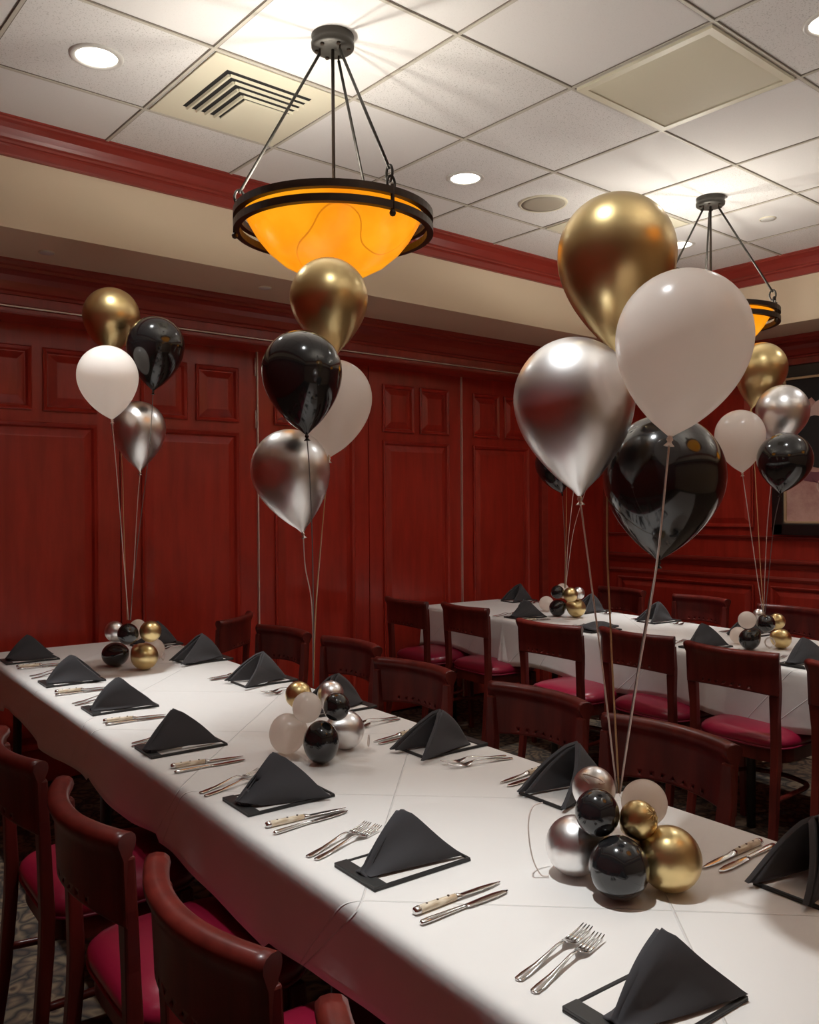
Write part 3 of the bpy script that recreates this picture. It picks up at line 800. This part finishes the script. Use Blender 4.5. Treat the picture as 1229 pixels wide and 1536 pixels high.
def knife_proto(steak):
    t = thing('steak_knife' if steak else 'table_knife', '', 'knife', (0, 0, 0), 0, 'bone handled steak knives' if steak else 'steel table knives')
    if steak:
        b = MB(); loft_flat(b, [(.006, .0068, .012, .0068), (.014, .0082, .0135, .0070), (.05, .0078, .0125, .0066), (.088, .0066, .0115, .0062), (.094, .0058, .0105, .0058)]); b.build('handle', M['bone'], t)
        b = MB(); loft_flat(b, [(0, .0040, .006, .0060), (.002, .0072, .0125, .0066), (.010, .0084, .0140, .0070), (.012, .0080, .0132, .0070)]); b.build('pommel', M['steel'], t)
        for x in (.028, .052, .076): MB().tube([(x, 0, .011), (x, 0, .0138)], .0022, 10).build('rivet', M['rivet'], t)
        b = MB(); loft_flat(b, [(.092, .0064, .0116, .0060), (.100, .0070, .0090, .0056), (.106, .0076, .0030, .0052), (.150, .0080, .0022, .0044), (.175, .0066, .0018, .0040), (.192, .0034, .0014, .0038), (.200, .0006, .0010, .0038)]); b.build('blade', M['steel'], t)
    else:
        b = MB(); loft_flat(b, [(0, .0030, .004, .0040), (.004, .0062, .0075, .0046), (.02, .0068, .0080, .0048), (.06, .0056, .0070, .0046), (.095, .0044, .0058, .0042), (.100, .0050, .0050, .0040)]); b.build('handle', M['steel'], t)
        b = MB(); loft_flat(b, [(.098, .0046, .0050, .0040), (.106, .0078, .0024, .0036), (.140, .0092, .0020, .0034), (.170, .0092, .0018, .0034), (.190, .0066, .0016, .0034), (.199, .0014, .0012, .0034)]); b.build('blade', M['steel'], t)
    return t
PROTO = {}
def put(kind, make, loc, rz, label):
    if kind not in PROTO:
        o = make(); PROTO[kind] = o; o.location = loc; o.rotation_euler = (0, 0, rz); o['label'] = label; return o
    return dup(PROTO[kind], loc, rz, label)
ORD = {1: 'nearest', 2: 'second nearest', 3: 'third nearest', 4: 'fourth nearest', 5: 'fifth nearest', 6: 'sixth nearest', 7: 'seventh nearest'}
def dirs(side, ang):
    u = Vector((math.cos(ang), -math.sin(ang)));  u = u if side == 'L' else -u
    return u, Vector((-u.y, u.x))
def cut_at(kind, make, p, q, label, z=TZ):
    a = math.atan2(q[1]-p[1], q[0]-p[0])
    put(kind, make, (p[0], p[1], z), a, label)
def spot(where, side, ang, c, nap, bb, seed, cutl, z=TZ, napkin=True):
    """c: outer middle of the board; nap: (x, y, angle) of the napkin's tail"""
    u, v = dirs(side, ang)
    rz = math.atan2(u.y, u.x)
    put('board', board_proto, (c[0], c[1], z), rz, 'black menu board, '+where)
    if napkin: napkin_obj('black pyramid napkin, '+where, bb, seed, (nap[0], nap[1], z+.0078), nap[2], .162 if side == 'R' else .1500)
    for kind, make, nm, h, tp in cutl: cut_at(kind, make, h, tp, nm+where, z)
def tmpl(c, side, ang, fork=True, knife=True, df=.0, dk=.0):
    u, v = dirs(side, ang); c = Vector(c); r_ = []
    def P(a, b): q = c+u*a+v*b; return (q.x, q.y)
    if fork:
        r_ += [('fork', fork_proto, 'outer fork, ', P(-.02, .150), P(.17, .165+df)), ('fork', fork_proto, 'inner fork, ', P(-.016, .122), P(.176, .132+df))]
    if knife:
        r_ += [('steak', lambda: knife_proto(True), 'bone handled steak knife, ', P(-.012, -.128), P(.19, -.135+dk)), ('knife', lambda: knife_proto(False), 'plain table knife, ', P(-.022, -.156), P(.18, -.160+dk))]
    return r_
def picked(fk, kn):
    r_ = []
    if fk: r_ += [('fork', fork_proto, 'outer fork, ', fk[0], fk[1]), ('fork', fork_proto, 'inner fork, ', fk[2], fk[3])]
    if kn: r_ += [('steak', lambda: knife_proto(True), 'bone handled steak knife, ', kn[0], kn[1]), ('knife', lambda: knife_proto(False), 'plain table knife, ', kn[2], kn[3])]
    return r_
def wl(k): return ORD[k]+' left-side setting on the front table'
def wrt(k): return ORD[k]+' right-side setting on the front table'
FK = {'L7': ((-1.1523, -1.3313), (-.9715, -1.3075), (-1.1588, -1.368), (-.9446, -1.3313)), 'L6': ((-1.1396, -.7604), (-.9534, -.7096), (-1.1346, -.7817), (-.9266, -.733)),
      'L5': ((-1.1246, -.2705), (-.9439, -.2263), (-1.1259, -.2973), (-.9543, -.2709)), 'L4': ((-1.075, .2643), (-.933, .2833), (-1.0884, .2323), (-.9451, .2484)),
      'L3': ((-1.0299, .9028), (-.8705, .9366), (-1.0334, .8653), (-.8801, .8962)), 'L2': ((-.9915, 1.5221), (-.8269, 1.5568), (-1.0002, 1.4659), (-.8358, 1.5053)),
      'R4': ((-.3459, -.5396), (-.4979, -.4961), (-.3496, -.5672), (-.4941, -.5333)), 'R3': ((-.2948, -.0045), (-.4256, -.0014), (-.3061, -.032), (-.4509, -.0384)), 'R2': ((-.2549, .5822), (-.3878, .5905), (-.2607, .5552), (-.4003, .5559))}
KN = {'L6': ((-1.1351, -1.0796), (-.9394, -1.0882), (-1.1494, -1.1134), (-.954, -1.1207)), 'L5': ((-1.1207, -.5699), (-.9375, -.5872), (-1.1277, -.6148), (-.9341, -.6056)),
      'L4': ((-1.0925, -.0368), (-.9052, -.068), (-1.1038, -.0833), (-.9112, -.1)), 'L3': ((-1.0474, .5639), (-.8575, .5297), (-1.0546, .5243), (-.8616, .5029)),
      'L2': ((-1.0194, 1.1207), (-.8287, 1.0888), (-1.0332, 1.0724), (-.8321, 1.0556)), 'L1': ((-.9752, 1.762), (-.7976, 1.7252), (-.9853, 1.7099), (-.8008, 1.6881)),
      'R6': ((-.4049, -1.306), (-.6005, -1.2966), (-.3962, -1.3303), (-.604, -1.325)), 'R5': ((-.3321, -.689), (-.5481, -.6965), (-.3362, -.7182), (-.5506, -.725)),
      'R4': ((-.3383, -.1809), (-.525, -.1913), (-.3445, -.2107), (-.5315, -.2205)), 'R2': ((-.2738, .9886), (-.4444, .9782), (-.282, .9578), (-.4515, .9453))}
rad = math.radians
LS = [('L7', 1, (-1.166, -1.492), (-1.146, -1.500), -6), ('L6', 2, (-1.128, -.899), (-1.119, -.914), -1), ('L5', 3, (-1.112, -.420), (-1.106, -.428), -8), ('L4', 4, (-1.092, .146), (-1.092, .121), 5),
      ('L3', 5, (-1.036, .742), (-1.028, .722), -6), ('L2', 6, (-1.008, 1.305), (-.994, 1.298), -14), ('L1', 7, (-.985, 1.925), (-.967, 1.934), -10)]
for key, k, c, tl, an in LS:
    cu = picked(FK.get(key), KN.get(key))
    spot(wl(k), 'L', FA, c, (tl[0], tl[1], rad(an)), .055, k*1.3, cu)
RS = [('R6', 1, (-.375, -1.475), (-.40, -1.462), 176, .060), ('R5', 2, (-.330, -.860), (-.352, -.870), 177, .068), ('R4', 3, (-.305, -.366), (-.352, -.385), 178, .076), ('R3', 4, (-.255, .215), (-.28, .225), 180, .06),
      ('R2', 5, (-.212, .778), (-.250, .768), 178, .082), ('R1', 6, (-.172, 1.375), (-.215, 1.350), 178, .062), ('R0', 7, (-.150, 1.93), (-.17, 1.93), 176, .06)]
for key, k, c, tl, an, bb in RS:
    cu = picked(FK.get(key), KN.get(key))
    if key == 'R0': cu = tmpl(c, 'R', FA, True, False)
    spot(wrt(k), 'R', FA, c, (tl[0], tl[1], rad(an)), bb, k*2.1+.4, cu)
ZB = TZ+.0026
NS = [('L', (1.735, 1.405), (1.742, 1.400), -16, .055, 'back table chair side, second from the far end', ZB), ('R', (2.60, 2.02), (2.585, 2.02), 176, .06, 'back table wall side, at the far end', TZ),
      ('R', (2.47, 1.28), (2.44, 1.27), 176, .06, 'back table wall side, beside the gold cluster', ZB), ('R', (2.385, .72), (2.355, .71), 168, .07, 'back table wall side, open towards the camera', ZB),
      ('L', (1.548, .08), (1.556, .085), -8, .055, 'back table chair side, behind the fifth chair', ZB), ('L', (1.468, -.44), (1.476, -.435), -12, .055, 'back table chair side, right of the cluster', ZB),
      ('R', (2.30, .10), (2.27, .10), 172, .06, 'back table wall side, hidden behind the cluster', ZB)]
for i, (sd, c, tl, an, bb, wh, z) in enumerate(NS):
    spot(wh, sd, BA, c, (tl[0], tl[1], rad(an)), bb, i*1.7+3, tmpl(c, sd, BA, df=.01), z)
# a napkin lying collapsed beyond the third chair
c = (1.625, .775)
spot('back table chair side, beyond the third chair', 'L', BA, c, (0, 0, 0), .06, 2, tmpl(c, 'L', BA, True, True), ZB, napkin=False)
b = MB(); rows = []
for i in range(15):
    row = []
    for j in range(15):
        x = i/14; y = (j/14-.5)*(1-.45*x)
        row.append((x*.20, y*.17, .006+.030*math.sin(PI*min(1, x*1.05))*math.cos(PI*y)**2+.003*math.sin(9*x+6*y)))
    rows.append(row)
b.grid(rows); o = b.build('folded_napkin', M['napkin']); o.location = (1.64, .775, ZB+.008); o.rotation_euler = (0, 0, rad(-12))
s = o.modifiers.new('thickness', 'SOLIDIFY'); s.thickness = .009; s.offset = 1
tag(o, 'black napkin slumped flat on its board on the back table', 'napkin', 'black pyramid folded napkins')
# ------------------------------------------------------------------ balloons
FULL = {'gold': .84, 'silver': .84, 'white': .70, 'black': .74}
def balloon(col, A, B, R_, path, label, group):
    A, B = Vector(A), Vector(B); L = (A-B).length; u = (A-B)/L
    x = u.cross(Vector((0, 1, 0))).normalized(); y = u.cross(x)
    F = Matrix((x, y, u)).transposed()
    t = thing('helium_balloon', label, 'balloon', B, 0, group)
    hc = L-R_*1.02
    prof = [(.0045, -.002)]
    for i in range(1, 19):
        q = i/18; prof.append((max(.005, R_*(math.sin(PI/2*q)**FULL[col])), hc*q))
    for i in range(1, 15):
        q = PI/2*i/14; prof.append((max(.0004, R_*math.cos(q)), hc+(L-hc)*math.sin(q)))
    MB().lathe(prof, 48, frame=F).build('latex_body', BM[col], t)
    k = [(.0048, .004), (.0040, -.004), (.0062, -.008), (.0068, -.012), (.0040, -.016), (.0060, -.020), (.0100, -.024), (.0108, -.026), (.0070, -.0245), (.002, -.022)]
    k = [(a*.8, c*.72) for a, c in k]
    MB().lathe(k, 16, frame=F).build('knot', BM[col], t)
    pts = smoothpath([-u*.010]+[Vector(p)-B for p in path], 7)
    b = MB(); b.tube(pts, .0017, 6); b.build('ribbon', RIB[col], t)
    return t
WHERE = {'near': 'nearest bouquet', 'middle': 'middle bouquet under the lamp', 'left': 'far left bouquet', 'right': 'right bouquet by the painting', 'corner': 'far bouquet behind the near silver balloon'}
POSN = {('near', 'gold'): 'large gold balloon, highest of the nearest bouquet', ('near', 'silver'): 'large silver balloon, leftmost of the nearest bouquet', ('near', 'white'): 'large white balloon in front of the nearest bouquet',
        ('near', 'black'): 'large black balloon, lowest of the nearest bouquet'}
for g_, col, A, B, R_, path in BALLOONS:
    lab = POSN.get((g_, col), 'shiny %s helium balloon of the %s' % (col, WHERE[g_]))
    balloon(col, A, B, R_, path, lab, 'helium balloons of the '+WHERE[g_])
def cluster(key, items, label):
    cx = sum(p[1][0] for p in items)/len(items); cy = sum(p[1][1] for p in items)/len(items); zz = .757 if key in ('near', 'middle', 'left') else .7595
    t = thing('balloon_cluster', label, 'balloon centrepiece', (cx, cy, zz), 0, 'air filled balloon clusters on the tables')
    ctr = Vector((0, 0, .088))
    for col, c, rw, rh in items:
        c = Vector(c)-Vector((cx, cy, zz)); n_ = (ctr-c).normalized(); d0 = (ctr-c).length
        low = c.z-rh < .02
        if low: c.z = rh+.0012
        rz_ = rh
        b = MB(); vs = []; fs = []; NU, NV = 32, 20
        for i in range(NV+1):
            th = PI*i/NV
            for k in range(NU):
                a = 2*PI*k/NU; d = Vector((math.sin(th)*math.cos(a), math.sin(th)*math.sin(a), math.cos(th)))
                w_ = max(0, d.dot(n_))**7*.30
                q = d+n_*w_; vs.append(c+Vector((q.x*rw, q.y*rw, q.z*rh)))
        for i in range(NV):
            for k in range(NU): fs.append((i*NU+k, i*NU+(k+1) % NU, (i+1)*NU+(k+1) % NU, (i+1)*NU+k))
        b.add(vs, fs, True); o = b.build('small_balloon', BM[col], t, label='small %s balloon' % col)
        if key == 'near' and col == 'gold' and rw < .036:     # crinkled nub of this one
            dv = Vector((.16, -.86, .50)).normalized(); s1 = dv.cross(Vector((0, 0, 1))).normalized(); s2 = dv.cross(s1); q = MB()
            for k in range(11):
                a = 2*PI*k/11+.2; r2 = .46 if k % 2 else .62; pp = []
                for f_ in (.04, .35, .7, 1.0):
                    e = (dv+(s1*math.cos(a)+s2*math.sin(a))*r2*f_).normalized()
                    pp.append(c+Vector((e.x*rw, e.y*rw, e.z*rh))*(1.004))
                q.tube(pp, [.0019, .0017, .0013, .0004], 6)
            q.build('pleats', BM['gold'], o)
    return t
def curl(t, col, pts, name='ribbon_curl', r=.0014):
    off = Vector(t.location); b = MB(); b.tube(smoothpath([Vector(p)-off for p in pts], 8), r, 6); b.build(name, RIB[col], t)
def coil(c, r, n_, tilt, seed):
    rnd = random.Random(seed); out = []
    for i in range(n_*8):
        a = 2*PI*i/8; rr = r*(.75+.35*rnd.random())
        out.append((c[0]+rr*math.cos(a)*tilt[0], c[1]+rr*math.cos(a)*tilt[1], c[2]+rr*math.sin(a)))
    return out
LABC = {'near': 'cluster of seven small balloons weighing down the nearest bouquet', 'middle': 'cluster of small balloons under the middle bouquet', 'left': 'cluster of small balloons at the far left end of the front table',
        'corner': 'cluster of small balloons at the far end of the back table', 'right': 'cluster of small balloons on the back table below the painting'}
CL = {k: cluster(k, v, LABC[k]) for k, v in CLUSTERS.items()}
curl(CL['near'], 'silver', [(-.832, -1.10, .885), (-.855, -1.095, .880), (-.872, -1.10, .850), (-.876, -1.112, .800), (-.862, -1.12, .764), (-.85, -1.13, .7600)])
curl(CL['near'], 'silver', [(-.80, -1.185, .935), (-.795, -1.165, .945), (-.775, -1.165, .940), (-.765, -1.18, .935), (-.775, -1.20, .934), (-.79, -1.20, .936)])
curl(CL['middle'], 'silver', coil((-.595, -.245, .785), .016, 3, (.7, .7), 2))
curl(CL['left'], 'white', coil((-.455, 1.43, .79), .018, 3, (.7, .7), 3))
curl(CL['right'], 'white', coil((1.76, -.20, .803), .024, 4, (.5, -.8), 4))

# ------------------------------------------------------------------ light
def point(name, loc, power, col, r):
    d = bpy.data.lights.new(name, 'POINT'); d.energy = power; d.color = col; d.shadow_soft_size = r
    o = bpy.data.objects.new(name, d); COL.objects.link(o); o.location = loc; return o
for i, (loc, rz, lab) in enumerate(PD):
    for dx, dy in ((-.17, .05), (-.05, .17)):
        point('pendant_bulb', (loc[0]+dx, loc[1]+dy, 2.405), PEND_W/2, (1, .945, .85), .022)
for x, y in DLP:
    for nm, pw, an in (('downlight_lamp', SPOT_W, SPOT_A), ('downlight_spill', SPILL_W, SPILL_A)):
        d = bpy.data.lights.new(nm, 'SPOT'); d.energy = pw; d.color = (.94, .965, .965); d.shadow_soft_size = .03
        d.spot_size = math.radians(an); d.spot_blend = SPOT_B
        o = bpy.data.objects.new(nm, d); COL.objects.link(o); o.location = (x, y, ZC-.012)
w = bpy.data.worlds.new('World'); S.world = w; w.use_nodes = True
w.node_tree.nodes['Background'].inputs['Color'].default_value = (.02, .015, .012, 1)

# ------------------------------------------------------------------ camera
cam = bpy.data.cameras.new('camera'); co = bpy.data.objects.new('camera', cam); COL.objects.link(co)
r_, u_, f_ = map(Vector, CAM_R)
co.matrix_world = Matrix((( r_.x, u_.x, -f_.x, CAM_LOC[0]), (r_.y, u_.y, -f_.y, CAM_LOC[1]), (r_.z, u_.z, -f_.z, CAM_LOC[2]), (0, 0, 0, 1)))
cam.sensor_fit = 'HORIZONTAL'; cam.sensor_width = 36; cam.lens = 36*FPX/1229
cam.clip_start = .05
S.camera = co
S.view_settings.view_transform = 'Standard'; S.view_settings.look = 'None'; S.view_settings.gamma = 1
S.view_settings.use_curve_mapping = False; S.view_settings.exposure = EXPO
S.cycles.diffuse_bounces = 8; S.cycles.max_bounces = 16
